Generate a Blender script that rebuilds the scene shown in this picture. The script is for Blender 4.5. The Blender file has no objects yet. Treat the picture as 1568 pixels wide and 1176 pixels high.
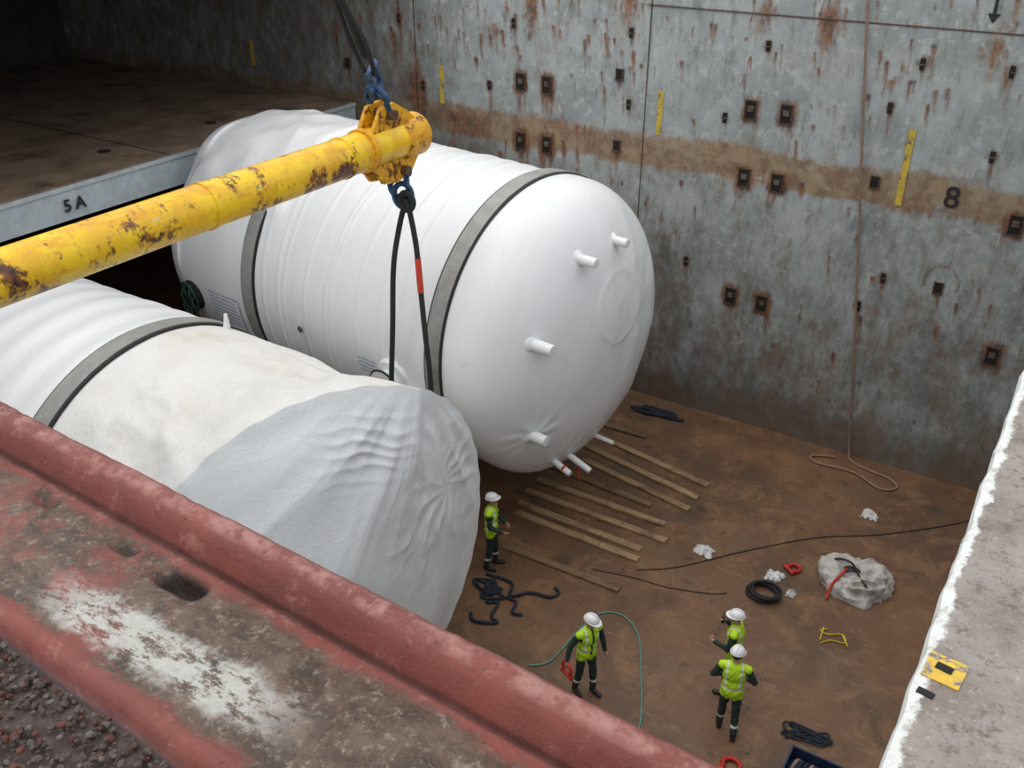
import bpy, bmesh, math, random
import numpy as np
from mathutils import Vector, Matrix, noise, Quaternion
random.seed(7); rng=np.random.default_rng(7)
scene=bpy.context.scene
try: scene.view_settings.view_transform='Standard'
except Exception: pass
V=Vector
# ------------------------------------------------------------------ materials
class NB:
    def __init__(s,name,rough=.7,metal=0.):
        s.m=bpy.data.materials.new(name);s.m.use_nodes=True;s.nt=s.m.node_tree
        s.b=s.nt.nodes['Principled BSDF'];s.b.inputs['Roughness'].default_value=rough;s.b.inputs['Metallic'].default_value=metal
        s.tc=s.nt.nodes.new('ShaderNodeTexCoord')
    def lk(s,a,b): s.nt.links.new(a,b)
    def mapped(s,sc=(1,1,1),loc=(0,0,0),rot=(0,0,0)):
        n=s.nt.nodes.new('ShaderNodeMapping');s.lk(s.tc.outputs['Object'],n.inputs[0])
        n.inputs['Scale'].default_value=sc;n.inputs['Location'].default_value=loc;n.inputs['Rotation'].default_value=rot;return n.outputs[0]
    def noise(s,scale=5,detail=6,rough=.6,sc=(1,1,1),loc=(0,0,0),rot=(0,0,0),dist=0):
        n=s.nt.nodes.new('ShaderNodeTexNoise');s.lk(s.mapped(sc,loc,rot),n.inputs['Vector'])
        n.inputs['Scale'].default_value=scale;n.inputs['Detail'].default_value=detail;n.inputs['Roughness'].default_value=rough;n.inputs['Distortion'].default_value=dist
        return n.outputs[0]
    def voro(s,scale=5,feature='F1',sc=(1,1,1)):
        n=s.nt.nodes.new('ShaderNodeTexVoronoi');n.feature=feature;s.lk(s.mapped(sc),n.inputs['Vector']);n.inputs['Scale'].default_value=scale;return n
    def ramp(s,v,a,b,inv=False):
        n=s.nt.nodes.new('ShaderNodeMapRange');n.interpolation_type='SMOOTHSTEP';s.lk(v,n.inputs[0])
        n.inputs[1].default_value=a;n.inputs[2].default_value=b;n.inputs[3].default_value=1. if inv else 0.;n.inputs[4].default_value=0. if inv else 1.;return n.outputs[0]
    def math(s,op,a,b):
        n=s.nt.nodes.new('ShaderNodeMath');n.operation=op
        for i,v in enumerate((a,b)):
            if isinstance(v,(int,float)): n.inputs[i].default_value=v
            else: s.lk(v,n.inputs[i])
        return n.outputs[0]
    def mix(s,f,a,b):
        n=s.nt.nodes.new('ShaderNodeMix');n.data_type='RGBA'
        if isinstance(f,(int,float)): n.inputs[0].default_value=f
        else: s.lk(f,n.inputs[0])
        for i,v in ((6,a),(7,b)):
            if isinstance(v,tuple): n.inputs[i].default_value=(*v,1)
            else: s.lk(v,n.inputs[i])
        return n.outputs[2]
    def color(s,c):
        if isinstance(c,tuple): s.b.inputs['Base Color'].default_value=(*c,1)
        else: s.lk(c,s.b.inputs['Base Color'])
    def bump(s,h,strength=.4,dist=.02):
        n=s.nt.nodes.new('ShaderNodeBump');n.inputs['Strength'].default_value=strength;n.inputs['Distance'].default_value=dist
        s.lk(h,n.inputs['Height']);s.lk(n.outputs[0],s.b.inputs['Normal'])
    def attr(s,name):
        n=s.nt.nodes.new('ShaderNodeAttribute');n.attribute_name=name;sp=s.nt.nodes.new('ShaderNodeSeparateColor');s.lk(n.outputs['Color'],sp.inputs[0]);return sp.outputs
    def xyz(s):
        n=s.nt.nodes.new('ShaderNodeSeparateXYZ');s.lk(s.tc.outputs['Object'],n.inputs[0]);return n.outputs
def simple(name,c,rough=.6,metal=0.,var=.25,scale=8,bump=.15,c2=None,detail=5):
    n=NB(name,rough,metal);nz=n.noise(scale,detail)
    d=c2 if c2 else tuple(x*(1-var) for x in c)
    n.color(n.mix(n.ramp(nz,.35,.68),c,d));n.bump(nz,bump,.01);return n.m
def rusty(name,c,c2,rust,t0,t1,scale=3,rough=.55,sc=(1,1,1),bump=.3):
    n=NB(name,rough);a=n.noise(scale*1.7,6);b=n.noise(scale,9,.68,sc=sc,loc=(3,1,7))
    col=n.mix(n.ramp(a,.35,.65),c,c2);k=n.ramp(b,t0,t1);col=n.mix(k,col,n.mix(n.ramp(n.noise(scale*6),.4,.6),rust,tuple(x*.4 for x in rust)))
    n.color(col);n.bump(b,bump,.01);return n.m

def m_wall():
    n=NB('hold_wall_paint',.62);A=n.attr('wp')
    base=n.mix(n.ramp(n.noise(.9,8,.6),.35,.65),(.42,.45,.45),(.30,.33,.33))
    base=n.mix(n.ramp(n.noise(3.5,8,.7,loc=(4,2,1)),.5,.64),base,(.48,.50,.49))
    base=n.mix(n.math('MULTIPLY',n.ramp(n.noise(6,8,.75,sc=(1,1,.22),loc=(9,0,0)),.5,.7),.85),base,(.20,.215,.20))
    base=n.mix(n.math('MULTIPLY',n.ramp(n.noise(1.1,10,.8,loc=(2,5,9)),.53,.66),.55),base,(.27,.23,.17))
    band=n.ramp(n.math('ADD',A[2],n.math('MULTIPLY',n.math('SUBTRACT',n.noise(3.6,9,.75),.5),1.9)),.15,.8)
    base=n.mix(n.math('MULTIPLY',band,.92),base,n.mix(n.ramp(n.noise(2.2,8,.7,loc=(0,0,5)),.4,.62),(.36,.255,.15),(.22,.13,.07)))
    dirt_shade=n.ramp(n.math('ADD',A[1],n.math('MULTIPLY',n.math('SUBTRACT',n.noise(2.6,9,.75,sc=(1,1,.5)),.5),1.8)),.15,1.05)  # lower-wall grime plus painted left-end shade, held in one mask
    base=n.mix(n.math('MULTIPLY',dirt_shade,.88),base,n.mix(n.ramp(n.noise(3,6,loc=(8,8,1)),.4,.6),(.125,.142,.13),(.09,.082,.064)))
    rm=n.ramp(n.math('ADD',n.math('MULTIPLY',A[1],.22),n.noise(1.4,9,.8,sc=(1,1,.6),loc=(11,3,2))),.58,.78)
    base=n.mix(n.math('MULTIPLY',rm,.6),base,(.17,.095,.05))
    scr=n.ramp(n.noise(6,10,.88,sc=(1.6,1,.35),loc=(1,8,3)),.60,.65)
    base=n.mix(n.math('MULTIPLY',scr,.85),base,(.09,.062,.04))
    scr2=n.ramp(n.noise(5,10,.88,sc=(.3,1,2.4),loc=(6,8,3)),.61,.66)
    base=n.mix(n.math('MULTIPLY',scr2,.75),base,(.13,.07,.042))
    rn=n.math('ADD',A[0],n.math('MULTIPLY',n.math('SUBTRACT',n.noise(9,8,.78,sc=(1,1,.4)),.5),1.5))
    rust=n.ramp(rn,.34,.9)
    base=n.mix(n.math('MULTIPLY',rust,.93),base,n.mix(n.ramp(n.noise(4,6),.4,.6),(.27,.11,.048),(.11,.055,.032)))
    n.color(base);n.bump(n.noise(3,8,.7),.3,.02);return n.m
M={}
M['wall']=m_wall()
def m_floor():
    n=NB('rusty_hold_floor',.5)
    c=n.mix(n.ramp(n.noise(.35,8,.6),.35,.65),(.185,.092,.046),(.105,.060,.036))
    c=n.mix(n.ramp(n.noise(1.1,9,.75,dist=.6,loc=(5,2,0)),.46,.66),c,(.245,.13,.062))
    c=n.mix(n.ramp(n.noise(1.7,9,.8,loc=(1,7,0)),.54,.67),c,(.058,.040,.028))
    c=n.mix(n.ramp(n.noise(4,9,.82,sc=(.3,1.4,1),loc=(3,3,0)),.57,.66),c,(.28,.19,.12))
    c=n.mix(n.ramp(n.noise(9,9,.82,sc=(1.3,.4,1),loc=(7,3,0)),.585,.65),c,(.06,.04,.03))
    c=n.mix(n.math('MULTIPLY',n.ramp(n.noise(.8,7,.7,loc=(9,9,0)),.5,.7),.45),c,(.16,.12,.09))
    v=n.voro(.55);c=n.mix(n.math('MULTIPLY',n.ramp(v.outputs['Distance'],.04,.2,True),.5),c,(.05,.035,.024))
    n.color(c);h=n.noise(2.2,9,.7);n.bump(h,.4,.03)
    return n.m
M['floor']=m_floor()
def m_wrap(name,tint=(.82,.83,.84),dirtc=(.60,.57,.50),d0=.62,d1=.8,bs=.2,rough=.32,crink=.15):
    n=NB(name,rough);c=n.mix(n.ramp(n.noise(.8,7,.65),d0,d1),tint,dirtc)
    c=n.mix(n.math('MULTIPLY',n.ramp(n.noise(1.6,8,.7,sc=(3,1,.5)),.5,.75),.3),c,tuple(x*.85 for x in tint))
    v=n.noise(5,5,.55,sc=(1.2,.8,.5),dist=1.6,loc=(3,3,3))
    rg=n.math('ABSOLUTE',n.math('SUBTRACT',v,.5),0)
    n.color(c);n.bump(n.math('ADD',n.noise(3.2,4,.5,sc=(1.6,.6,.6),dist=.8),n.math('MULTIPLY',n.ramp(rg,0.,.09,True),crink)),bs,.06);return n.m
M['wrap']=m_wrap('white_shrink_wrap',crink=.10)
M['tarp']=m_wrap('white_tarpaulin',(.80,.815,.83),(.74,.74,.74),.6,.85,.2,.42,.22)
M['tarp_top']=m_wrap('soiled_tarpaulin',(.81,.80,.78),(.70,.65,.56),.48,.8,.28,.42,.3)
M['band']=simple('grey_strap',(.36,.36,.34),.5,.2,.2,4)
M['rubber']=simple('black_rubber',(.018,.018,.02),.6)
M['rope']=simple('black_sling_rope',(.022,.024,.026),.8,0,.4,30,.5)
M['blue']=simple('blue_shackle_paint',(.03,.09,.20),.4,.3,.5,14)
M['navy']=simple('dark_navy_rope',(.014,.024,.04),.8,0,.4,30,.5)
M['red']=simple('red_paint',(.55,.03,.02),.45)
M['redtape']=simple('red_tape',(.6,.05,.02),.5)
M['whitehat']=simple('white_helmet_shell',(.85,.85,.85),.25,0,.04)
M['dark']=simple('recess_shade',(.016,.014,.012),.9)  # near-black fill paints the shade inside sockets, slots and openings
M['rustm']=rusty('rusted_steel',(.11,.06,.035),(.06,.036,.022),(.17,.065,.028),.5,.7,6)
M['plate']=rusty('worn_socket_plate',(.15,.13,.11),(.09,.07,.055),(.12,.05,.025),.45,.6,6)
M['yellowmark']=rusty('yellow_mark_paint',(.68,.47,.04),(.54,.39,.07),(.28,.23,.16),.52,.64,6)
M['deckedge']=rusty('deck_edge_paint',(.48,.54,.57),(.40,.45,.48),(.12,.08,.05),.63,.72,2.2,sc=(1,1,.3))
M['decktop']=rusty('tween_deck_rust',(.33,.235,.165),(.20,.15,.11),(.08,.055,.04),.5,.72,.8)
M['black']=simple('black_stencil_paint',(.02,.02,.022),.7)
M['trim']=simple('dark_steel',(.10,.105,.105),.6)
M['ceil']=simple('hatch_cover_underside',(.03,.032,.035),.8)
M['endwall']=simple('shade_painted_end_bulkhead',(.06,.062,.06),.8,0,.4,1.5)  # dark base colour paints in the shade of the covered end
def m_beam():
    n=NB('yellow_beam_paint',.38)
    c=n.mix(n.ramp(n.noise(2,6),.4,.62),(.90,.59,.012),(.80,.45,.012))
    c=n.mix(n.ramp(n.noise(2.5,9,.75,sc=(1,.45,1),loc=(2,2,2)),.48,.66),c,(.66,.30,.02))
    c=n.mix(n.ramp(n.noise(1.0,9,.74,sc=(1,1.1,1),loc=(5,.6,1)),.52,.57),c,n.mix(n.ramp(n.noise(9,6),.4,.6),(.22,.07,.02),(.04,.018,.014)))
    c=n.mix(n.ramp(n.noise(5,9,.8,sc=(.6,1.8,1),loc=(0,4,1)),.58,.63),c,(.13,.05,.03))
    c=n.mix(n.ramp(n.noise(5,9,.75,sc=(1.6,.5,1),loc=(0,8,6)),.62,.67),c,(.58,.55,.42))
    n.color(c);n.bump(n.noise(5,8,.7),.25,.01);return n.m
M['beam']=m_beam()
M['beamend']=rusty('orange_yellow_paint',(.80,.42,.01),(.68,.30,.012),(.2,.06,.012),.52,.62,5)
def m_wood(nm,k=1.):
    n=NB(nm,.75);c=n.mix(n.ramp(n.noise(6,8,.7,sc=(.25,3,3)),.35,.65),tuple(k*x for x in (.44,.29,.155)),tuple(k*x for x in (.26,.16,.08)))
    c=n.mix(n.ramp(n.noise(1.3,6),.48,.7),c,tuple(k*x for x in (.15,.09,.05)));n.color(c);n.bump(n.noise(8,6,sc=(.2,3,3)),.3,.01);return n.m
M['wood']=m_wood('dunnage_timber');M['wood2']=m_wood('stained_dunnage_timber',.55)
def m_coam():
    n=NB('red_coaming_paint',.5);P=n.xyz()
    red=n.mix(n.ramp(n.noise(2.5,8,.65),.35,.65),(.265,.068,.052),(.18,.05,.04))
    red=n.mix(n.ramp(n.noise(9,10,.8),.54,.64),red,(.33,.145,.115))
    red=n.mix(n.ramp(n.noise(17,10,.84,loc=(4,1,1)),.585,.64),red,(.075,.035,.03))
    brown=n.mix(n.ramp(n.noise(7,10,.8),.4,.62),(.15,.10,.07),(.06,.038,.028))
    brown=n.mix(n.ramp(n.noise(26,10,.82,loc=(2,2,2)),.52,.62),brown,(.27,.215,.17))
    brown=n.mix(n.ramp(n.noise(45,9,.85,loc=(2,6,2)),.565,.64),brown,(.025,.015,.012))
    nz=n.math('MULTIPLY',n.math('SUBTRACT',n.noise(5.5,10,.8,loc=(7,1,1)),.5),.26)
    ys=n.math('ADD',P[1],n.math('MULTIPLY',n.math('ADD',P[0],.44),.035))
    y=n.math('ADD',ys,nz)
    k=n.ramp(y,1.39,1.45,True)
    k=n.math('MULTIPLY',k,n.ramp(y,.97,1.01))
    k=n.math('MULTIPLY',k,n.ramp(n.noise(1.9,9,.78,loc=(3,9,2)),.36,.48))
    c=n.mix(k,red,brown)
    c=n.mix(n.math('MULTIPLY',n.math('MULTIPLY',n.ramp(ys,1.445,1.462),n.ramp(ys,1.478,1.50,True)),.75),c,(.05,.022,.018))
    c=n.mix(n.math('MULTIPLY',n.ramp(P[2],11.33,11.348),n.ramp(n.noise(10,8,.7,loc=(1,0,4)),.4,.6)),c,(.40,.20,.17))
    dx=n.ramp(n.math('ABSOLUTE',n.math('ADD',P[0],1.98),0),.30,.62,True)
    dy=n.ramp(n.math('ABSOLUTE',n.math('SUBTRACT',n.math('ADD',P[1],nz),1.18),0),.04,.11,True)
    w=n.math('MULTIPLY',n.math('MULTIPLY',dx,dy),n.ramp(n.noise(16,10,.84,sc=(.6,1.5,1)),.43,.51))
    c=n.mix(w,c,n.mix(n.noise(30,4),(.62,.62,.59),(.38,.37,.33)))
    sp=n.ramp(n.noise(48,6,.75),.66,.70);c=n.mix(sp,c,(.45,.35,.30))
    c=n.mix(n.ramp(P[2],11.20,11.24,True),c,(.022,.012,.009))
    n.color(c);n.bump(n.math('ADD',n.noise(14,9,.75),n.math('MULTIPLY',n.noise(60,6,.7),.35)),.8,.012);return n.m
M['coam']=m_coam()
def m_rc():
    n=NB('weathered_grey_coaming',.8);P=n.xyz()
    c=n.mix(n.ramp(n.noise(3,9,.7),.35,.65),(.34,.31,.285),(.23,.195,.17))
    c=n.mix(n.ramp(n.noise(16,10,.84),.50,.62),c,(.16,.125,.10))
    c=n.mix(n.ramp(n.noise(50,9,.85,loc=(1,2,3)),.56,.64),c,(.10,.08,.065))
    c=n.mix(n.ramp(n.noise(38,9,.85,loc=(5,2,3)),.56,.64),c,(.44,.42,.39))
    nz=n.math('MULTIPLY',n.math('SUBTRACT',n.noise(9,10,.8),.5),.13)
    x=n.math('ADD',P[0],nz)
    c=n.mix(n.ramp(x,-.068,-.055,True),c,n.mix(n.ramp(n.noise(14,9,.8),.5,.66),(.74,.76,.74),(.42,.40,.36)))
    n.color(c);n.bump(n.noise(22,9,.8),.55,.01);return n.m
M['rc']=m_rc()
M['gravel']=simple('gravel_dark',(.06,.045,.04),.9,0,.5,25,.8,(.12,.09,.08))
M['gravel2']=simple('gravel_red',(.14,.05,.035),.9,0,.5,25,.8)
M['gravel3']=simple('gravel_grey',(.15,.13,.12),.9,0,.5,25,.8)
M['vest']=simple('hi_vis_vest',(.55,.85,.02),.6,0,.2,9,.5)
M['refl']=simple('reflective_tape',(.75,.76,.76),.35,0,.1)
M['jacket']=simple('dark_green_jacket',(.018,.045,.035),.8,0,.4,12,.5)
M['trous']=simple('dark_trousers',(.02,.04,.038),.8,0,.4,12,.5)
M['boot']=simple('black_boot',(.02,.017,.015),.5)
M['skin']=simple('skin',(.50,.27,.19),.5,0,.12)
M['hair']=simple('dark_hair',(.03,.02,.015),.7)
M['eye']=simple('eye_dark',(.02,.015,.012),.3)
M['lip']=simple('lip',(.35,.12,.10),.5)
M['hose']=simple('green_hose',(.12,.30,.24),.5)
M['rag']=simple('white_rag',(.7,.7,.68),.8,0,.2,9)
M['sack']=simple('grey_white_tarp_bag',(.56,.53,.49),.7,0,.35,4,.4)
M['tan']=simple('tan_rope',(.30,.19,.14),.8)
M['yel']=simple('yellow_strap',(.68,.50,.02),.6)
M['ypaint']=rusty('worn_yellow_paint',(.72,.46,.03),(.6,.40,.06),(.35,.30,.25),.5,.58,22)
M['dgreen']=simple('dark_green_fitting',(.01,.05,.04),.5)
M['bluebox']=simple('blue_crate',(.015,.03,.085),.5)
M['bluetext']=simple('blue_label_ink',(.16,.22,.48),.6)
# ------------------------------------------------------------------ mesh builder
class MB:
    def __init__(s): s.v=[];s.f=[];s.m=[];s.mats=[]
    def mi(s,k):
        if k not in s.mats: s.mats.append(k)
        return s.mats.index(k)
    def add(s,vs,fs,k):
        o=len(s.v);s.v+= [tuple(v) for v in vs];i=s.mi(k)
        for f in fs: s.f.append(tuple(a+o for a in f));s.m.append(i)
    def box(s,c,d,k,rot=None,taper=1.):
        R=rot if rot else Matrix.Identity(3);c=V(c);vs=[]
        for z in (-1,1):
            t=1 if z<0 else taper
            for x,y in ((-1,-1),(1,-1),(1,1),(-1,1)): vs.append(c+R@V((x*d[0]/2*t,y*d[1]/2*t,z*d[2]/2)))
        s.add(vs,[(3,2,1,0),(4,5,6,7),(0,1,5,4),(1,2,6,5),(2,3,7,6),(3,0,4,7)],k)
    def tube(s,pts,r,k,n=10,closed=False,cap=True):
        P=[V(p) for p in pts];N=len(P);rs=r if isinstance(r,(list,tuple)) else [r]*N
        T=[]
        for i in range(N):
            a=P[(i-1)%N] if (closed or i>0) else P[i];b=P[(i+1)%N] if (closed or i<N-1) else P[i]
            T.append((b-a).normalized())
        for i in range(N):
            if T[i].length<.5: T[i]=T[i-1] if i else T[1]
        u=T[0].orthogonal().normalized();vs=[];fs=[]
        for i in range(N):
            if i: 
                q=T[i-1].rotation_difference(T[i]);u=(q@u)
            u=(u-T[i]*u.dot(T[i])).normalized();w=T[i].cross(u)
            for j in range(n):
                a=2*math.pi*j/n;vs.append(P[i]+(u*math.cos(a)+w*math.sin(a))*rs[i])
        for i in range(N if closed else N-1):
            for j in range(n):
                a=i*n+j;b=i*n+(j+1)%n;c=((i+1)%N)*n+(j+1)%n;d=((i+1)%N)*n+j;fs.append((a,b,c,d))
        if cap and not closed: fs+= [tuple(range(n))[::-1],tuple((N-1)*n+j for j in range(n))]
        s.add(vs,fs,k)
    def cyl(s,a,b,r,k,r2=None,n=24): s.tube([a,b],[r,r if r2 is None else r2],k,n)
    def ell(s,c,rad,k,R=None,nu=16,nv=10,zmin=-1.):
        c=V(c);R=R if R else Matrix.Identity(3);vs=[];fs=[];a0=math.asin(max(-1,zmin))
        for i in range(nv+1):
            ph=a0+(math.pi/2-a0)*i/nv
            for j in range(nu):
                th=2*math.pi*j/nu;vs.append(c+R@V((rad[0]*math.cos(ph)*math.cos(th),rad[1]*math.cos(ph)*math.sin(th),rad[2]*math.sin(ph))))
        for i in range(nv):
            for j in range(nu): fs.append((i*nu+j,i*nu+(j+1)%nu,(i+1)*nu+(j+1)%nu,(i+1)*nu+j))
        fs.append(tuple(range(nu))[::-1]);s.add(vs,fs,k)
    def torus(s,c,R,r,k,rot=None,n=24,m=8,sy=1.):
        rot=rot if rot else Matrix.Identity(3)
        s.tube([V(c)+rot@V((R*math.cos(2*math.pi*i/n),R*sy*math.sin(2*math.pi*i/n),0)) for i in range(n)],r,k,m,True)
    def extr(s,poly,axis_off,k):
        n=len(poly);o=V(axis_off);vs=[V(p) for p in poly]+[V(p)+o for p in poly]
        fs=[tuple(range(n))[::-1],tuple(n+i for i in range(n))]+[(i,(i+1)%n,n+(i+1)%n,n+i) for i in range(n)]
        s.add(vs,fs,k)
    def obj(s,name,smooth=True,mat=None,angle=35,bevel=0):
        me=bpy.data.meshes.new(name);me.from_pydata(s.v,[],s.f)
        for k in s.mats: me.materials.append(M[k])
        me.polygons.foreach_set('material_index',s.m);me.update()
        bm=bmesh.new();bm.from_mesh(me);bmesh.ops.recalc_face_normals(bm,faces=bm.faces);bm.to_mesh(me);bm.free()
        o=bpy.data.objects.new(name,me);bpy.context.collection.objects.link(o)
        if mat is not None: o.matrix_world=mat
        if smooth:
            me.polygons.foreach_set('use_smooth',[True]*len(me.polygons))
            try: me.set_sharp_from_angle(angle=math.radians(angle))
            except Exception: pass
        if bevel:
            b=o.modifiers.new('bev','BEVEL');b.width=bevel;b.segments=2;b.limit_method='ANGLE'
        return o
def spline(pts,n=8):
    P=[V(p) for p in pts];out=[]
    for i in range(len(P)-1):
        a=P[max(i-1,0)];b=P[i];c=P[i+1];d=P[min(i+2,len(P)-1)]
        for j in range(n):
            t=j/n;out.append(.5*((2*b)+(c-a)*t+(2*a-5*b+4*c-d)*t*t+(-a+3*b-3*c+d)*t**3))
    out.append(P[-1]);return out
def sstep(x,a,b):
    t=min(1,max(0,(x-a)/(b-a)));return t*t*(3-2*t)
def ridged(p,o=3):
    s=0;a=1;t=0
    for _ in range(o): s+=a*(1-abs(noise.noise(p))*2.2);t+=a;a*=.5;p=p*2.03+V((3.1,1.7,5.3))
    return s/t
# ------------------------------------------------------------------ room shell
YW=21.75;ZT=11.3
def vnoise(X,Z,s,seed):
    g=np.random.default_rng(seed).random((200,200));x=(X*s)%198;z=(Z*s)%198
    i=x.astype(int);j=z.astype(int);fx=x-i;fz=z-j;fx=fx*fx*(3-2*fx);fz=fz*fz*(3-2*fz)
    return g[i,j]*(1-fx)*(1-fz)+g[i+1,j]*fx*(1-fz)+g[i,j+1]*(1-fx)*fz+g[i+1,j+1]*fx*fz
BIG=[(-13.63,8.12),(-12.83,8.12),(-13.62,6.58),(-12.80,6.58),(-7.37,8.17),(-6.53,8.17),(-7.34,6.58),(-6.53,6.58),(-7.32,3.52),(-6.50,3.50),(-1.17,3.51),(-1.39,6.53),(-.45,6.5)]
MED=[(-10.74,6.87),(-4.35,6.98),(-2.58,4.85),(-19.58,8.03),(-10.76,8.62)]
SML=[(-10.52,9.60),(-10.48,7.92),(-7.14,9.6),(-7.97,7.92),(-3.85,9.54),(-4.33,8.59),(-2.14,7.86),(-3.78,4.81),(-2.16,9.56),(-13.85,9.56),(-16.86,7.68),(-14.62,7.93),(-17.6,9.4),(-4.2,4.0),(-8.6,4.2)]
def back_wall():
    xs=np.concatenate([np.arange(-33,-20,.25),np.arange(-20,-.09,.045)]);xs[-1]=-.1;zs=np.arange(0,ZT+.02,.045);zs[-1]=ZT
    X,Z=np.meshgrid(xs,zs,indexing='ij');nx,nz=X.shape
    v=np.stack([X,np.full_like(X,YW)+.03*(vnoise(X+50,Z,.6,3)-.5),Z],-1).reshape(-1,3)
    idx=np.arange(nx*nz).reshape(nx,nz)
    f=np.stack([idx[:-1,:-1],idx[1:,:-1],idx[1:,1:],idx[:-1,1:]],-1).reshape(-1,4)
    me=bpy.data.meshes.new('wall_back');me.from_pydata(v.tolist(),[],f.tolist())
    R=np.zeros_like(X)
    def streak(x0,z0,L,w,s):
        d=z0-Z;m=np.where(d>0,np.exp(-np.clip(d,0,99)/L*1.6),np.exp(-(d/(.06))**2))*np.exp(-((X-x0-.03*np.sin(d*3))/w)**2)*s
        np.maximum(R,m,out=R)
    for i in range(520):
        x0=rng.uniform(-20,-.2);z0=rng.uniform(.8,11.2)
        if rng.random()<.45:z0=rng.uniform(8.3,11.2)
        streak(x0,z0,rng.uniform(.15,1.7),rng.uniform(.025,.09),rng.uniform(.45,.95))
    for x0,z0 in BIG: 
        for q in range(4): streak(x0+rng.uniform(-.18,.18),z0-.15,rng.uniform(.6,2.),rng.uniform(.05,.14),rng.uniform(.6,.95))
        R[:]=np.maximum(R,.85*np.exp(-(((X-x0)/.29)**4+((Z-z0)/.38)**4)))
    for x0,z0 in MED+SML:
        streak(x0,z0,rng.uniform(.5,1.8),.09,.9)
        R[:]=np.maximum(R,.75*np.exp(-(((X-x0)/.16)**2+((Z-z0)/.2)**2)))
    for x0,z0,s,w,h in [(-13.3,10,.85,.28,.9),(-5.9,10.1,.9,.28,.7),(-7.3,10.2,.7,.3,.5),(-2.5,10,.5,.3,.9),(-10.6,10.3,.7,.3,.9),(-17.1,7.5,.7,.35,.9),(-.6,6.4,.9,.6,.6),(-12.5,7.2,.55,.8,.3),(-11.4,7.0,.5,.9,.35),(-8,6.7,.5,1.2,.25),(-15.5,6.9,.5,1.2,.3),(-3.4,6.5,.5,1.,.25),(-14.5,9.3,.5,.4,.5)]:
        R[:]=np.maximum(R,s*np.exp(-(((X-x0)/w)**2+((Z-z0)/h)**2)))
    rr=np.hypot(X+2.55,(Z-4.95)/1.1);R[:]=np.maximum(R,.7*np.exp(-((rr-.36)/.05)**2)*(Z>4.8))
    for x0 in (-17.07,-10.03): R[:]=np.maximum(R,.5*np.exp(-((X-x0)/.06)**2)*(.4+.8*vnoise(X+40,Z,1.5,9)))
    R[:]=np.maximum(R,.5*np.exp(-((Z-10.25)/.05)**2)*(X>-10.5))
    R+= .28*np.clip(1-Z/1.1,0,1)+.35*np.exp(-((Z-6.5)/.15)**2)*vnoise(X+40,Z,1.2,4)+.14*vnoise(X+20,Z,.6,21)
    R+= .25*np.clip((-9-X)/8,0,1)*vnoise(X+40,Z,.9,8)
    n1=vnoise(X+60,Z,.9,11)
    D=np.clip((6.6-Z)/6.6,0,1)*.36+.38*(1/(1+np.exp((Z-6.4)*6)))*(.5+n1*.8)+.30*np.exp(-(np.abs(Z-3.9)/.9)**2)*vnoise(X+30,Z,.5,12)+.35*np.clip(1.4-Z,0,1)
    D+= .7*np.clip((-13.5-X)/5,0,1)  # darkens the wall towards the left, painting in shade under the hatch cover
    wob=.16*(vnoise(X+70,Z,.7,33)-.5)
    B=1/(1+np.exp(-(Z-6.5+wob)*22))/(1+np.exp((Z-7.27+wob)*14))*(.68+.4*vnoise(X+40,Z,.9,15))
    B+= .5*np.exp(-np.clip(6.6-Z,0,9)/.9)*(Z<6.6)*vnoise(X+40,Z,1.1,16)
    B+= .8*np.exp(-((X+2.55)/.14)**2-((Z-9.9)/.6)**2)
    col=np.stack([R,D,B,np.ones_like(R)],-1).reshape(-1)
    a=me.color_attributes.new('wp','FLOAT_COLOR','POINT');a.data.foreach_set('color',col.astype(np.float32))
    me.materials.append(M['wall']);me.update()
    o=bpy.data.objects.new('wall_back',me);bpy.context.collection.objects.link(o)
back_wall()
b=MB();b.box((-16.5,YW+.2,ZT/2),(33,.3,ZT),'trim');b.obj('wall_back_plating',False)
b=MB();b.box((-16.5,11.7,-.1),(33.2,20.4,.2),'floor');b.obj('floor',False)
b=MB();b.box((0.05,11.7,5.17),(.3,20.1,10.34),'deckedge');b.obj('wall_right',False)
b=MB();b.box((-16.5,1.3,5.12),(33,.3,10.24),'deckedge');b.obj('wall_front',False)
b=MB();b.box((-33.1,11.7,5.65),(.2,20.4,11.3),'endwall');b.obj('wall_left',False)
b=MB();b.box((-25.55,11.7,11.47),(15.5,20.6,.3),'ceil');
for i in range(8): b.box((-32+i*1.75,11.7,11.12),(.2,20,.5),'ceil')
b.obj('ceiling',False)
b=MB()
for x0 in (-17.07,-10.03): b.box((x0,YW-.012,ZT/2+(1.5 if x0>-11 else 0)),(.02,.02,ZT-(3 if x0>-11 else 0)),'rustm')
b.box((-5.1,YW-.012,10.25),(10,.02,.025),'rustm');b.obj('trim_1',False)
b=MB();b.box((-26.15,11.75,6.90),(13.4,19.8,.06),'decktop');b.box((-26.15,11.75,6.5),(13.5,19.9,.72),'deckedge')
b.box((-19.385,11.75,6.86),(.05,19.9,.10),'deckedge')
for i in range(5): b.cyl((-21,4+i*3.4,6.93),(-21,4+i*3.4,6.945),.16,'dark')
for yq in (5.1,10.0,14.9): b.box((-26.15,yq,6.932),(13.4,.04,.006),'dark')
b.obj('tween_deck_panel',False,bevel=.012)
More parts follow.
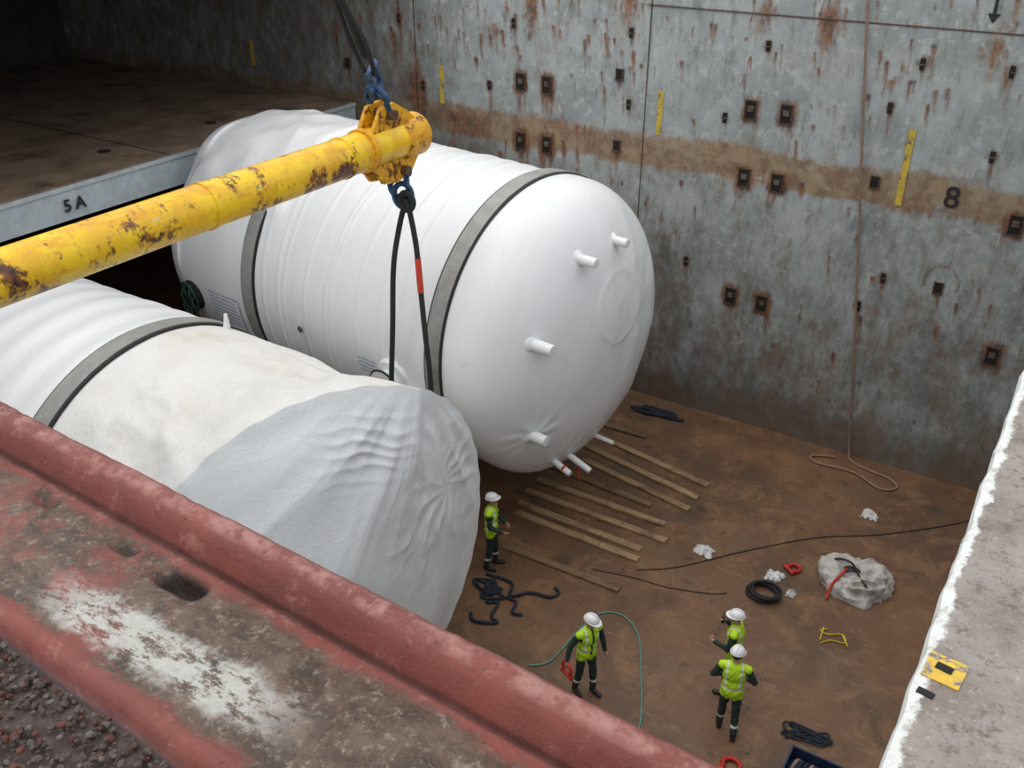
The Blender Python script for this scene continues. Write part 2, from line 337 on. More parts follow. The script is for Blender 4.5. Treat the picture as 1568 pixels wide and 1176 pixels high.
def text(name,body,size,loc,rot,mat,ext=.004,off=0.):
    c=bpy.data.curves.new(name,'FONT');c.body=body;c.size=size;c.extrude=ext;c.align_x='CENTER';c.align_y='CENTER';c.offset=off
    o=bpy.data.objects.new(name,c);bpy.context.collection.objects.link(o);o.location=loc;o.rotation_euler=rot
    bpy.context.view_layer.update();dg=bpy.context.evaluated_depsgraph_get();me=bpy.data.meshes.new_from_object(o.evaluated_get(dg))
    mw=o.matrix_world.copy();bpy.data.objects.remove(o);o=bpy.data.objects.new(name,me);bpy.context.collection.objects.link(o);o.matrix_world=mw
    me.materials.clear();me.materials.append(M[mat]);return o
text('deck_number_lettering','5 A',.38,(-19.355,12.1,6.47),(math.pi/2,0,math.pi/2),'black',off=.01)
text('bay_number_lettering','8',.66,(-2.72,YW-.04,6.88),(math.pi/2,0,0),'black',off=.004)
b=MB();b.box((-2.72,YW-.03,10.85),(.06,.01,.55),'black');b.extr([(-2.84,YW-.03,10.6),(-2.60,YW-.03,10.6),(-2.72,YW-.03,10.42)],(0,.01,0),'black');b.obj('arrow_marking',False)
b=MB()
for x,z0,z1 in [(-16.2,7.26,8.28),(-9.63,7.29,8.33),(-3.78,6.53,8.2),(-23.5,7.54,8.3)]: b.box((x,YW-.016,(z0+z1)/2),(.14,.014,z1-z0),'yellowmark')
b.obj('yellow_wall_markings',False)
b=MB()
for x,z in BIG:
    w,h=.24,.40;y=YW-.03
    b.box((x,y+.015,z),(w,.03,h),'dark')
    for sx in (-1,1): b.box((x+sx*(w/2+.01),y+.01,z),(.026,.05,h+.03),'rustm')
    b.box((x,y+.01,z+h/2+.01),(w+.03,.05,.024),'rustm');b.box((x,y,z-h/2-.01),(w+.06,.07,.03),'rustm')
    b.box((x,y,z+.03),(w*.6,.05,.13),'plate')
for x,z in MED:
    b.box((x,YW-.02,z),(.15,.03,.22),'dark');b.box((x,YW-.035,z-.14),(.22,.06,.04),'rustm');b.box((x-.09,YW-.03,z),(.025,.04,.26),'rustm');b.box((x+.09,YW-.03,z),(.025,.04,.26),'rustm')
for x,z in SML:
    b.box((x,YW-.02,z+.06),(.10,.03,.10),'dark');b.box((x,YW-.02,z-.08),(.09,.03,.08),'dark');b.box((x,YW-.025,z-.01),(.13,.04,.03),'plate')
b.obj('container_lashing_sockets',False)
# ------------------------------------------------------------------ tanks
def grid_obj(P,closed=True):
    nu,nv=len(P),len(P[0]);vs=[p for r in P for p in r];fs=[]
    for i in range(nu-1):
        for j in range(nv if closed else nv-1):
            fs.append((i*nv+j,i*nv+(j+1)%nv,(i+1)*nv+(j+1)%nv,(i+1)*nv+j))
    return vs,fs
def sup(t,e=2.3):
    a=t*math.pi/2;return (math.sin(a)**(2/e),math.cos(a)**(2/e))
R1=3.14;YAW=math.atan2(-1.0,8.5);PIT=-math.atan2(.04,8.5)
T1=Matrix.Translation((-10,15.95,4.58))@Matrix.Rotation(YAW,4,'Z')@Matrix.Rotation(PIT,4,'Y')
CL,CR,DL,DR,ED=-8.0,.75,1.25,1.64,2.25
prof=[]
for i in range(36): 
    s_,c_=sup(i/35,2.4);prof.append((CL-DL*c_,R1*s_))
for i in range(1,190): prof.append((CL+(CR-CL)*i/189,R1))
for i in range(1,70):
    s_,c_=sup(1-i/69,ED);prof.append((CR+DR*c_,R1*s_))
ridge=[-4.75,-4.3,-4.12,-3.4,-2.7,-2.52,-1.75,-1.1,-.6]
b=MB();P=[];NV=260
for (x,r) in prof:
    row=[]
    for j in range(NV):
        th=2*math.pi*j/NV;cy,cz=math.cos(th),math.sin(th);rr=r;xx=x
        n=noise.noise(V((x*1.3,r*cy*.6,r*cz*.6)))
        if x<-4.4:
            cov=sstep(cz,.45,.8);ec=-4.95+.25*math.sin(th*3);rr+=cov*(.11*(1-sstep(x,ec,ec+.22))+.03*math.sin(th*13+x*1.5+2*n))*(r/R1)
            rr+=cov*.10*(ridged(V((x*.6,r*cy*.6,r*cz*.4)),2)-.5)*(1-sstep(x,ec,ec+.22))
        if CL<x<CR:
            for k,q in enumerate(ridge): rr+=.024*math.exp(-((x-q-.05*math.sin(th*2+k))/.03)**2)
            rr+=.018*n-.012*max(0,math.sin((x+8)*1.9))
            sag=max(0,-cz);rr+=.05*sag*max(0,math.sin(x*1.1+1))
        elif x<=CL:
            t=(r/R1);fold=abs(math.sin(th*4.5+.6));rr+=-.10*fold*t*(CL-x)/DL+.03*n
            rr*=1+.02*math.sin(th*7);xx-=.05*n
        else:
            xx+=.03*noise.noise(V((r*cy*.8,r*cz*.8,3)))
            d=math.hypot(r*cy-.35,r*cz-.75);xx+=.012*math.exp(-((d-.75)/.06)**2)+.012*(1/(1+math.exp((d-.75)*18)))
            for (a_,c_) in ((-1.95,-1.4),(-.8,-2.5)):
                dd=math.hypot(r*cy-a_,r*cz-c_);aa=math.atan2(r*cz-c_,r*cy-a_);xx+=.014*math.sin(aa*9+2*n)*math.exp(-((dd-.35)/.25)**2)
            xx+=.05*(ridged(V((r*cy*.9,r*cz*.5-r*cy*.4,9)),3)-.5)*sstep(r*cy,-.8,1.2)*math.exp(-(r/2.75)**8)
            sg=max(0,-cz);rr+=.16*sg*sg*math.exp(-((x-CR-.5)/.6)**2)
        row.append((xx,rr*cy,rr*cz))
    P.append(row)
vs,fs=grid_obj(P);b.add(vs,fs,'wrap')
def surf(x,th,off=0.):
    return V((x,(R1+off)*math.cos(th),(R1+off)*math.sin(th)))
def hoop(x0,x1,off,k,n=160,r=R1,ta=0,tb=2*math.pi):
    vs=[];full=(tb-ta)>6.2
    for i in range(n):
        a=ta+(tb-ta)*i/(n if full else n-1)
        for x,o in ((x0,.0),(x0,off),(x1,off),(x1,.0)): vs.append((x,(r+o)*math.cos(a),(r+o)*math.sin(a)))
    b.add(vs,[(i*4+q,i*4+q+1,((i+1)%n)*4+q+1,((i+1)%n)*4+q) for i in range(n if full else n-1) for q in range(3)],k)
XB1=.40
hoop(XB1-.22,XB1+.22,.035,'rubber');hoop(XB1-.175,XB1+.175,.055,'band')
a0,a1=math.radians(96),math.radians(400)
hoop(-5.52,-5.06,.035,'rubber',ta=a0,tb=a1);hoop(-5.48,-5.12,.055,'band',ta=a0,tb=a1)
def nozzle(dy,dz,L=.32,r=.10,d=(1,0,0),k='wrap'):
    rr=min(math.hypot(dy,dz)/R1,.98);x=CR+DR*(1-rr**ED)**(1/ED);p=V((x-.08,dy,dz));D=V(d).normalized()
    b.tube([p-D*.1,p+D*.04,p+D*.08,p+D*(L-.04),p+D*L,p+D*(L+.005)],[r*2.3,r*1.5,r*1.05,r,r*.9,.01],k,20)
nozzle(-2.05,.7,.5,.115);nozzle(-.70,2.0,.45,.10);nozzle(.45,2.05,.38,.09);nozzle(-1.95,-1.4,.42,.11)
nozzle(-.95,-2.55,.6,.07,(1,-.1,-.25));nozzle(-.45,-2.65,.7,.07,(1,.05,-.35));nozzle(.6,-2.7,.6,.05,(1,.1,-.1))
q=(-.95,-2.55);rr=math.hypot(*q)/R1;x=CR+DR*(1-rr**ED)**(1/ED);b.cyl((x+.3,q[0]-.03,q[1]-.085),(x+.35,q[0]-.037,q[1]-.1),.078,'redtape')
q=(-.45,-2.65);rr=math.hypot(*q)/R1;x=CR+DR*(1-rr**ED)**(1/ED);b.box((x+.3,q[0],q[1]-.35),(.03,.05,.42),'redtape')
tx=-.75;th=math.pi+.18;n_=V((0,math.cos(th),math.sin(th)));c0=surf(tx,th)
b.tube([c0-n_*.1,c0+n_*.06,c0+n_*.08,c0+n_*.24,c0+n_*.25,c0+n_*.30,c0+n_*.305],[.52,.46,.30,.30,.40,.40,.02],'wrap',32)
b.torus(c0+n_*.28,.40,.025,'rubber',n_.to_track_quat('Z','Y').to_matrix(),32)
b.box(c0+V((.6,0,-.15))+n_*.1,(.3,.3,.28),'wrap',Matrix.Rotation(th,3,'X'))
def patch(x0,x1,t0,t1,off,k):
    nx,nt=6,6;vs=[];fs=[]
    for i in range(nx+1):
        for j in range(nt+1): vs.append(surf(x0+(x1-x0)*i/nx,t0+(t1-t0)*j/nt,off))
    for i in range(nx):
        for j in range(nt): a=i*(nt+1)+j;fs.append((a,a+nt+1,a+nt+2,a+1))
    b.add(vs,fs,k)
def label(x0,x1,t0,t1,rows,panel=True):
    if panel: patch(x0,x1,t0,t1,.045,'tarp')
    for i in range(rows):
        ta=t0+(t1-t0)*(i+.3)/rows;tb=t0+(t1-t0)*(i+.55)/rows;x=x0+.04
        while x<x1-.1:
            w=random.uniform(.03,.09);patch(x,min(x+w,x1-.03),ta,tb,.05,'bluetext');x+=w+.03
label(-6.9,-5.75,math.pi+.05,math.pi+.34,9);label(-1.75,-1.15,math.pi+.08,math.pi+.20,4,False)
for dx,dt in ((0,0),(.06,.012),(.02,.03),(-.03,.02)): patch(-3.6+dx,-3.54+dx,math.pi+.05+dt,math.pi+.08+dt-.01,.045,'black')
q=V((CL+.35,-3.05,-.55));nn=V((-.02,-.98,-.18)).normalized();tq=nn.to_track_quat('Z','Y').to_matrix()
b.tube([q-nn*.2,q+nn*.06,q+nn*.13],[.38,.38,.30],'dark',24);b.cyl(q+nn*.05,q+nn*.24,.17,'dgreen');b.torus(q+nn*.17,.29,.035,'dgreen',tq,24,8,1.35)
for i in range(7):
    a=i*.9;s0=q+nn*.16+V((.2*math.cos(a),0,.3*math.sin(a)+.1));b.tube(spline([s0,s0+nn*.14+V((.08,0,-.15)),s0+nn*.05+V((.12+.03*i,.0,-.5-.05*i))],6),.028,'dgreen' if i%2 else 'rubber',8)
tank1=b.obj('shrink_wrapped_storage_tank',True,T1,50)

# tank 2, tarpaulin over the end
R2=3.05;C2=V((0,8.52,3.4))
b=MB();P=[];NV=420
def xe(th):
    y=C2.y+R2*math.cos(th);return min(-8.12,-8.25+.42*(y-9.75))
rowsU=[]
nc=210
for i in range(26): rowsU.append(('d',i/25))
for i in range(1,nc): rowsU.append(('c',(i/nc)))
for i in range(140): rowsU.append(('f',i/139))
XB=-12.65
pinch=V((10.5,4.1))
for kind,t in rowsU:
    row=[]
    for j in range(NV):
        th=2*math.pi*j/NV;cy,cz=math.cos(th),math.sin(th);E=xe(th)
        if kind=='d': s_,c_=sup(t,2.3);x=-18.3-1.1*c_;r=R2*s_
        elif kind=='c':
            x=-18.3+(E+18.3)*t;r=R2
            if x<XB: r+=.02*math.sin(x*9+.8*math.sin(th*3))+.02*noise.noise(V((x*1.4,cy*2,cz*2)))
            else:
                q=(x-XB)/(E-XB);w=math.sin(math.pi*min(1,q));w2=math.exp(-((q-.62)/.22)**2)
                r+=-.17*w2*(.6+.4*math.cos(th-1.0))+.04*q*q
                n=noise.noise(V((x*.9+cy*2,cy*2.6,cz*2.6)))
                r+=.06*w*n+.025*w*math.sin((x*1.5+th*7)+3*n)+.010*math.sin(th*34+3*n)*q**4
                # taut creases running along the sheet, radiating from the far end
                r+=.15*w*(ridged(V((x*.45-cy*1.0,cy*2.1+x*.22,cz*1.9)),3)-.62)*(.35+.65*sstep(q,.15,.6))
                r+=.03*w*math.sin(x*4+th*9+4*n)*math.exp(-((q-.8)/.2)**2)
        else:
            g=t;r=(R2+.05)*(1-g)
            y=C2.y+r*cy;z=C2.z+r*cz
            bul=1-(1-g)**2.4
            x=E*(1-bul)+(-7.92)*bul if t<1 else -7.92
            edge=min(1,t*9)
            if t<.05: r+=.012*math.sin(th*34)*(1-t/.05)
            nn_=noise.noise(V((y*.9,z*.9,2)));n3=noise.noise(V((y*2.2,z*2.2,7)))
            q=z+.33*(y-8);wn=math.exp(-((y-8.9)/.65)**2-((z-5.6)/.42)**2)
            x+=.034*edge*wn*(1-abs(math.sin(q*math.pi/.20+2.6*nn_+1.4*n3)))*(.5+1.*abs(n3))*1.4
            d=math.hypot(y-pinch.x,z-pinch.y);ph=math.atan2(z-pinch.y,y-pinch.x)
            x+=edge*.022*(1-2*abs(math.sin(ph*5+3.*nn_)))*math.exp(-((d-.9)/.7)**2)*(.3+abs(n3)*2.4)*min(1,d/.25)+edge*.05*nn_
            ph2=math.atan2(z-6.6,y-10.2);d2=math.hypot(z-6.6,y-10.2)
            rg=ridged(V((ph2*3.2,d2*.22,4.)),2)-.6
            x+=edge*.085*rg*sstep(d2,.4,1.6)*min(1,(1-g)*1.5+.2)
            sagd=max(0,-cz)*(1-g)
            row.append((x,C2.y+r*cy+.12*sagd*max(0,cy),C2.z+r*cz-.10*sagd));continue
        sg=max(0,-cz)*max(0,(x+9.5)/1.6 if x>-9.5 else 0)
        row.append((x,C2.y+r*cy+.12*min(1,sg)*max(0,cy),max(.05,C2.z+r*cz-.10*min(1,sg))))
    P.append(row)
vs,fs=grid_obj(P)
b.v+=vs;wi=b.mi('wrap');ti=b.mi('tarp');tt=b.mi('tarp_top')
for f in fs:
    i=f[0]//NV;kind,t=rowsU[i];b.f.append(f)
    if kind=='f': b.m.append(ti)
    elif kind=='c' and vs[f[0]][0]>XB: b.m.append(tt)
    else: b.m.append(wi)
def hoop2(x0,x1,off,k,n=160):
    vs=[]
    for i in range(n):
        a=2*math.pi*i/n
        for x,o in ((x0,.0),(x0,off),(x1,off),(x1,.0)): vs.append((x,C2.y+(R2+o)*math.cos(a),C2.z+(R2+o)*math.sin(a)))
    b.add(vs,[(i*4+q,i*4+q+1,((i+1)%n)*4+q+1,((i+1)%n)*4+q) for i in range(n) for q in range(3)],k)
hoop2(XB-.22,XB+.22,.04,'rubber');hoop2(XB-.175,XB+.175,.06,'band')
b.tube([V((-12.2,9.9,6.1)),V((-12.2,9.92,6.28)),V((-12.2,9.92,6.4))],[.07,.045,.03],'wrap')
for x in (-10.8,-16.5):
    poly=[(x,C2.y+1.6*s,.0) for s in (-1,1)]+[(x,C2.y+(R2+.0)*math.sin(a),C2.z-(R2+.0)*math.cos(a)) for a in [ .5-.1*i for i in range(11)]]
    b.extr(poly,(.35,0,0),'trim')
tank2=b.obj('tarpaulin_covered_storage_tank',True,None,60)
# ------------------------------------------------------------------ lifting beam
b=MB();BX,BZ,BR=-10.7,8.95,.33
b.tube([(BX,2.6,BZ),(BX,13.3,BZ)],BR,'beam',48)
for y,w,r in ((5.2,.1,.34),(8.6,.08,.345),(11.5,.06,.345)): b.cyl((BX,y,BZ),(BX,y+w,BZ),r,'beam',n=48)
b.tube([(BX,12.95,BZ),(BX,13.0,BZ),(BX,13.5,BZ),(BX,13.55,BZ)],[.33,.38,.38,.35],'beamend',48)
b.cyl((BX,12.0,BZ),(BX,12.12,BZ),.37,'beamend',n=48)
for sx in (-.18,.11):
    poly=[(12.1,BZ-.25),(12.35,BZ-.62),(12.75,BZ-.68),(13.15,BZ-.55),(13.45,BZ-.2),(13.45,BZ+.2),(13.1,BZ+.5),(12.75,BZ+.70),(12.4,BZ+.66),(12.15,BZ+.3)]
    b.extr([(BX+sx,y,z) for y,z in poly],(.07,0,0),'beamend')
for y,z in ((12.62,BZ+.52),(12.9,BZ-.5)): b.cyl((BX-.3,y,z),(BX+.3,y,z),.09,'rustm')
b.cyl((BX,2.55,BZ),(BX,2.7,BZ),.38,'beamend',n=48)
b.obj('lifting_spreader_beam',True)
def shackle(b,c,w,h,r,k,rot):
    pts=[V((-w/2,0,0)),V((-w/2,0,h*.5))]+[V((-(w*.62)*math.cos(a),0,h*.62+ (w*.62)*math.sin(a))) for a in [math.pi*i/8 for i in range(9)]]+[V((w/2,0,h*.5)),V((w/2,0,0))]
    b.tube([V(c)+rot@p for p in pts],r,k,10);b.cyl(V(c)+rot@V((-w*.75,0,0)),V(c)+rot@V((w*.75,0,0)),r*1.2,k)
b=MB();Rx=Matrix.Rotation(math.pi,3,'X')
shackle(b,(BX,12.62,BZ+.52),.36,.42,.055,'blue',Matrix.Rotation(.35,3,'X'));shackle(b,(BX-.02,12.45,BZ+1.25),.34,.4,.055,'blue',Matrix.Rotation(math.pi+.35,3,'X')@Matrix.Rotation(1.2,3,'Z'))
for dx in (-.10,.10):
    b.tube(spline([(BX+dx,12.40,BZ+1.2),(BX+dx*1.5,12.15,BZ+1.75),(BX+dx*.6,11.7,BZ+2.6),(BX,10.9,BZ+4.4),(BX,9.0,BZ+8.8)],10),.04,'rope',10)
b.tube(spline([(BX,12.3,BZ+1.5),(BX+.04,11.95,BZ+2.15),(BX,11.7,BZ+2.6)],10),.065,'rope',10)
b.obj('crane_sling',True)
b=MB()
shackle(b,(BX+.02,12.95,BZ-.55),.34,.46,.055,'blue',Rx);b.torus((BX+.12,12.92,BZ-.98),.17,.05,'blue',Matrix.Rotation(math.pi/2,3,'X')@Matrix.Rotation(.3,3,'Y'),24,8,1.3)
yy=12.60
loop=spline([(-10.45,12.85,7.95),(-10.60,12.8,7.45),(-10.68,yy+.05,6.67),(-10.76,yy,5.4),(-10.86,yy-.02,4.3),(-10.88,yy-.04,3.95),(-10.76,yy-.05,3.6),(-10.46,yy-.06,3.42),(-10.12,yy-.05,3.45),(-9.90,yy-.05,3.8),(-9.91,yy,4.6),(-9.97,yy,5.4),(-10.07,yy+.05,6.3),(-10.2,12.75,7.1),(-10.36,12.82,7.7),(-10.45,12.85,7.95)],8)
b.tube(loop[:-1],.05,'rope',10,True)
b.tube([loop[i] for i in range(96,103)],.058,'redtape',10)
b.torus((-10.45,12.85,7.9),.14,.06,'rope',Matrix.Rotation(math.pi/2,3,'X'),20,8,1.1)
b.obj('lifting_sling',True)
# ------------------------------------------------------------------ front coaming
OFF=-.125
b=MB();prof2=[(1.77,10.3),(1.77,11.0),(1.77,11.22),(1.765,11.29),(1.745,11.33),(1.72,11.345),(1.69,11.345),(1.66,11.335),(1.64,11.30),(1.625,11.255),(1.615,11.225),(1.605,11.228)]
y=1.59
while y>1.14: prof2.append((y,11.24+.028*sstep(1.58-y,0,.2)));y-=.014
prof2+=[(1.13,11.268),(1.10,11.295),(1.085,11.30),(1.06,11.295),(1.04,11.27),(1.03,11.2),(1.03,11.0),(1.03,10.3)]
PITS=[(-2.18,1.43,.085,.045,.09),(-2.48,1.45,.05,.03,.035),(-1.55,1.33,.06,.03,.03),(-1.3,1.36,.03,.02,.02),(-2.95,1.47,.05,.03,.03),(-1.05,1.30,.035,.02,.025)]
pp=[];N=620
for i in range(N):
    x=-8+8.0*(i/(N-1))**.6
    sh=.035*(-x-.44)+OFF
    row=[]
    for y,z in prof2:
        Y=y+sh+.003*noise.noise(V((x*4,y*5,0)));Z=z
        if z>11.1:
            Z+=.006*noise.noise(V((x*5,y*9,2)))+.005*noise.noise(V((x*19,y*19,5)))
            for px,py,w,h,dp in PITS:
                e=((x-px)/w)**4+((Y-py)/h)**4
                if e<9: Z-=dp*math.exp(-e)
        row.append((x,Y,Z))
    pp.append(row)
vs,fs=grid_obj(pp,False);b.add(vs,fs,'coam')
b.obj('hatch_coaming',True,None,60)
b=MB();P=[]
for i in range(160):
    x=-6+6.1*i/159;ye=1.03+.035*(-x-.44)+OFF-.012
    P.append([(x,-.9+(ye+.9)*j/69,11.235+.03*noise.noise(V((i*.15,j*.15,0)))) for j in range(70)])
vs,fs=grid_obj(P,False);b.add(vs,fs,'gravel')
def pebble(b,c,r,k):
    bm=bmesh.new();bmesh.ops.create_icosphere(bm,subdivisions=1,radius=r);s=[random.uniform(.6,1.2) for _ in range(3)]
    R=Matrix.Rotation(random.uniform(0,6),3,'Z')@Matrix.Rotation(random.uniform(0,1),3,'X');bm.verts.ensure_lookup_table()
    b.add([V(c)+R@V((v.co.x*s[0],v.co.y*s[1],v.co.z*s[2]*.7)) for v in bm.verts],[tuple(v.index for v in f.verts) for f in bm.faces],k);bm.free()
for i in range(4200):
    x=random.uniform(-3.2,-.6);y=random.uniform(.35,1.015+.035*(-x-.44)+OFF);pebble(b,(x,y,11.24+random.uniform(0,.022)),random.uniform(.005,.015),random.choice(['gravel','gravel','gravel','gravel2','gravel3']))
b.obj('gravel_strewn_deck',False)
# right coaming
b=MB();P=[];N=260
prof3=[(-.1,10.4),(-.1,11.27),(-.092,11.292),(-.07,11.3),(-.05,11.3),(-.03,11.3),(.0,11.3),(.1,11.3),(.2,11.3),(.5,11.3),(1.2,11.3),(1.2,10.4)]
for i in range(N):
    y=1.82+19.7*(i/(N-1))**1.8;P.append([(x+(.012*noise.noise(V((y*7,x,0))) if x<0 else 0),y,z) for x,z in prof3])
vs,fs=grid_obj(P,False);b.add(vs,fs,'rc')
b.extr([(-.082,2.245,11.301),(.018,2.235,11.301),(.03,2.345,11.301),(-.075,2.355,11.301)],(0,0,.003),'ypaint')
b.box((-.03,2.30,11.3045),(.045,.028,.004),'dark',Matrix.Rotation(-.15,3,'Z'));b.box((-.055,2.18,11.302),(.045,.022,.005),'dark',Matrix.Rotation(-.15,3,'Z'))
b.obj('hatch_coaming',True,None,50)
b=MB();b.box((-16.5,YW+1.35,11.2),(34,1.9,.3),'rc');b.obj('trim_2',False,bevel=.02)
# ------------------------------------------------------------------ planks
pl=[(-9.6,19.62,-8.4,19.66),(-9.6,19.05,-6.2,18.46),(-9.6,18.45,-6.2,17.85),(-9.6,17.9,-6.2,17.32),(-9.8,16.48,-6.43,16.5),(-9.8,15.95,-6.16,15.97),(-9.7,15.42,-6.5,15.4),(-9.55,15.07,-6.4,15.05),(-9.1,13.9,-6.3,13.98),(-10.4,17.2,-7.0,17.0)]
for i,(x0,y0,x1,y1) in enumerate(pl):
    b=MB();L=math.hypot(x1-x0,y1-y0);a=math.atan2(y1-y0,x1-x0);R=Matrix.Rotation(a,3,'Z');wd='wood2' if i in (8,9,0) else 'wood'
    c=V(((x0+x1)/2,(y0+y1)/2,.03));b.box(c,(L,.18,.055),wd,R);b.box(c+R@V((L*.2,.0,.001)),(.02,.182,.056),'rustm',R)
    b.obj('timber_plank',False,bevel=.006)
# ------------------------------------------------------------------ floor clutter
def rope_on_floor(name,pts,r,k,n=8):
    b=MB();b.tube(spline([(x,y,r+.002) for x,y in pts],10),r,k,8);return b.obj(name,True)
rope_on_floor('green_hose',[(-6.78,11.19),(-6.5,11.5),(-6.45,12.4),(-6.30,13.16),(-5.88,13.33),(-5.4,13.0),(-4.95,12.2),(-4.6,11.5),(-4.40,11.0),(-4.3,10.3)],.018,'hose')
rope_on_floor('black_cable',[(-6.3,14.75),(-5.6,15.3),(-4.58,16.58),(-3.4,17.9),(-2.2,18.8),(-.84,20.16),(-.5,20.8)],.012,'rubber')
rope_on_floor('black_cable',[(-7.1,14.27),(-6.2,14.5),(-5.5,14.6),(-4.68,14.9),(-4.4,15.1)],.011,'rubber')
b=MB();b.tube(spline([(-5.2,YW-.11,11.2),(-4.92,YW-.11,9),(-4.5,YW-.11,6),(-4.1,YW-.11,3),(-3.75,YW-.12,.25),(-3.6,21.4,.04),(-3.1,21.2,.04),(-2.6,21.1,.04),(-2.35,20.8,.04),(-2.7,20.55,.04),(-3.4,20.9,.04),(-4.3,20.85,.04),(-4.5,21.1,.04),(-4.0,21.35,.04)],12),.03,'tan',8);b.obj('hanging_rope',True)
def tangle(name,c,w,h,n,r,k,seed):
    rnd=random.Random(seed);b=MB();pts=[];x,y=c
    for i in range(n):
        a=i*2.2+rnd.uniform(-.6,.6);q=rnd.uniform(.2,1);pts.append((x+w*q*math.cos(a),y+h*q*math.sin(a),r+rnd.uniform(0,.05)))
    b.tube(spline(pts,8),r,k,8);return b.obj(name,True)
tangle('dark_rope_pile',(-8.55,12.55),.45,.35,16,.028,'navy',1)
b=MB();b.tube(spline([(-8.9,12.9,.04),(-8.3,12.95,.04),(-8.1,12.6,.04),(-7.8,12.9,.04),(-7.4,13.0,.04),(-7.3,13.2,.04),(-7.45,13.3,.04)],8),.032,'navy',8)
b.tube(spline([(-8.6,12.6,.04),(-8.4,12.2,.04),(-8.2,12.3,.04),(-8.1,11.9,.04),(-7.9,11.8,.04),(-8.3,11.6,.04),(-8.5,11.75,.04)],8),.032,'navy',8)
b.tube(spline([(-8.2,12.5,.05),(-7.9,12.5,.05),(-7.8,12.2,.05),(-7.6,12.25,.05)],8),.028,'navy',8);b.obj('dark_rope_pile',True)
tangle('navy_rope_coil',(-8.7,20.9),.8,.3,13,.028,'navy',3)
tangle('dark_rope_pile',(-1.9,12.35),.5,.3,14,.02,'navy',5)
def rag(name,x,y,s,k='rag',hh=.12,seed=0):
    b=MB();N=18;P=[]
    for i in range(N):
        row=[]
        for j in range(N):
            u=i/(N-1)*2-1;v=j/(N-1)*2-1;q=noise.noise(V((u*1.6+seed,v*1.6,seed)));q2=noise.noise(V((u*3.5,v*3.5+seed,4)))
            m=max(0,1-max(abs(u),abs(v))**3);row.append((x+s*u*(1+.35*q),y+s*v*(.8+.4*q2),.012+hh*m*(.5+abs(q)*1.5+.5*abs(q2))))
        P.append(row)
    vs,fs=grid_obj(P,False);b.add(vs,fs,k);o=b.obj(name,True,None,80);o.modifiers.new('s','SUBSURF').levels=1;return o
rag('white_rag',-5.33,16.1,.2,seed=1);rag('white_rag',-2.62,19.35,.18,seed=2);rag('white_rag',-3.75,16.12,.18,seed=3);rag('white_rag',-3.28,15.75,.1,seed=5)
b=MB();N=110;P=[]
for i in range(N):
    row=[]
    ph=math.pi/2*i/(N-1)
    for j in range(180):
        a=2*math.pi*j/180;r=math.cos(ph)**.6;dx=V((math.cos(a)*r,math.sin(a)*r,math.sin(ph)))
        n=noise.noise(dx*1.4+V((3,1,0)));q=ridged(V((dx.x*1.1+dx.y*.9,dx.y*2.6-dx.x*1.3,dx.z*1.4))+V((0,4,0)),2)-.5;k=1+.25*n+.16*q
        hole=math.exp(-((dx.x+.1)**2+(dx.y+.1)**2)*6)
        row.append((-2.25+.72*dx.x*k,16.75+.58*dx.y*k,max(.01,.46*dx.z**.8*(1+.35*n+.42*q-.30*hole))))
    P.append(row)
vs,fs=grid_obj(P);b.add(vs,fs,'sack')
b.tube(spline([(-2.62,15.98,.05),(-2.62,16.2,.2),(-2.52,16.4,.4),(-2.45,16.6,.46)],8),.03,'red',8)
b.tube(spline([(-1.95,16.3,.42),(-2.15,16.45,.50),(-2.4,16.8,.50),(-2.7,16.9,.42),(-2.85,16.8,.3)],8),.022,'rubber',8)
b.ell((-2.35,16.7,.40),(.17,.13,.06),'rubber')
b.obj('crumpled_canvas_sack',True,None,80)
b=MB()
for i in range(6): b.torus((-3.8+.02*i,15.45,.03+.03*i),.30+.02*math.sin(i*2),.025,'rubber',None,30,8,.85)
b.obj('coiled_black_hose',True)
b=MB();shackle(b,(-3.55,16.45,.06),.2,.22,.035,'red',Matrix.Rotation(-math.pi/2,3,'X')@Matrix.Rotation(.6,3,'Y'));b.obj('red_shackle',True)
b=MB();shackle(b,(-2.75,10.9,.06),.24,.26,.04,'red',Matrix.Rotation(-math.pi/2,3,'X'));shackle(b,(-2.4,10.9,.06),.24,.26,.04,'red',Matrix.Rotation(-math.pi/2,3,'X')@Matrix.Rotation(1.,3,'Y'));b.obj('red_shackle',True)
b=MB();b.tube(spline([(-2.35,15.15,.03),(-2.45,15.05,.03),(-2.3,15.0,.04),(-2.05,15.15,.03),(-1.95,14.95,.03),(-2.2,14.88,.03),(-2.35,14.7,.03)],8),.012,'yel',8);b.tube([(-2.05,15.15,.03),(-1.88,14.88,.03)],.016,'yel');b.tube([(-2.42,15.15,.03),(-2.38,14.78,.03)],.016,'yel');b.obj('yellow_ratchet_strap',True)
b=MB();cx_,cy_=-1.5,11.35;b.box((cx_,cy_,.18),(.9,.6,.03),'bluebox')
for s_ in (-1,1): b.box((cx_+s_*.44,cy_,.25),(.03,.6,.45),'bluebox');b.box((cx_,cy_+s_*.29,.25),(.9,.03,.45),'bluebox')
for i in range(9): b.tube(spline([(cx_-.35+.08*i,cy_-.2,.3),(cx_-.3+.08*i,cy_,.48),(cx_-.25+.07*i,cy_+.2,.3)],6),.03,'tan' if i%3==0 else 'navy',8)
b.box((cx_,cy_,.05),(.9,.6,.1),'bluebox')
b.obj('blue_tool_crate',True,None,30)
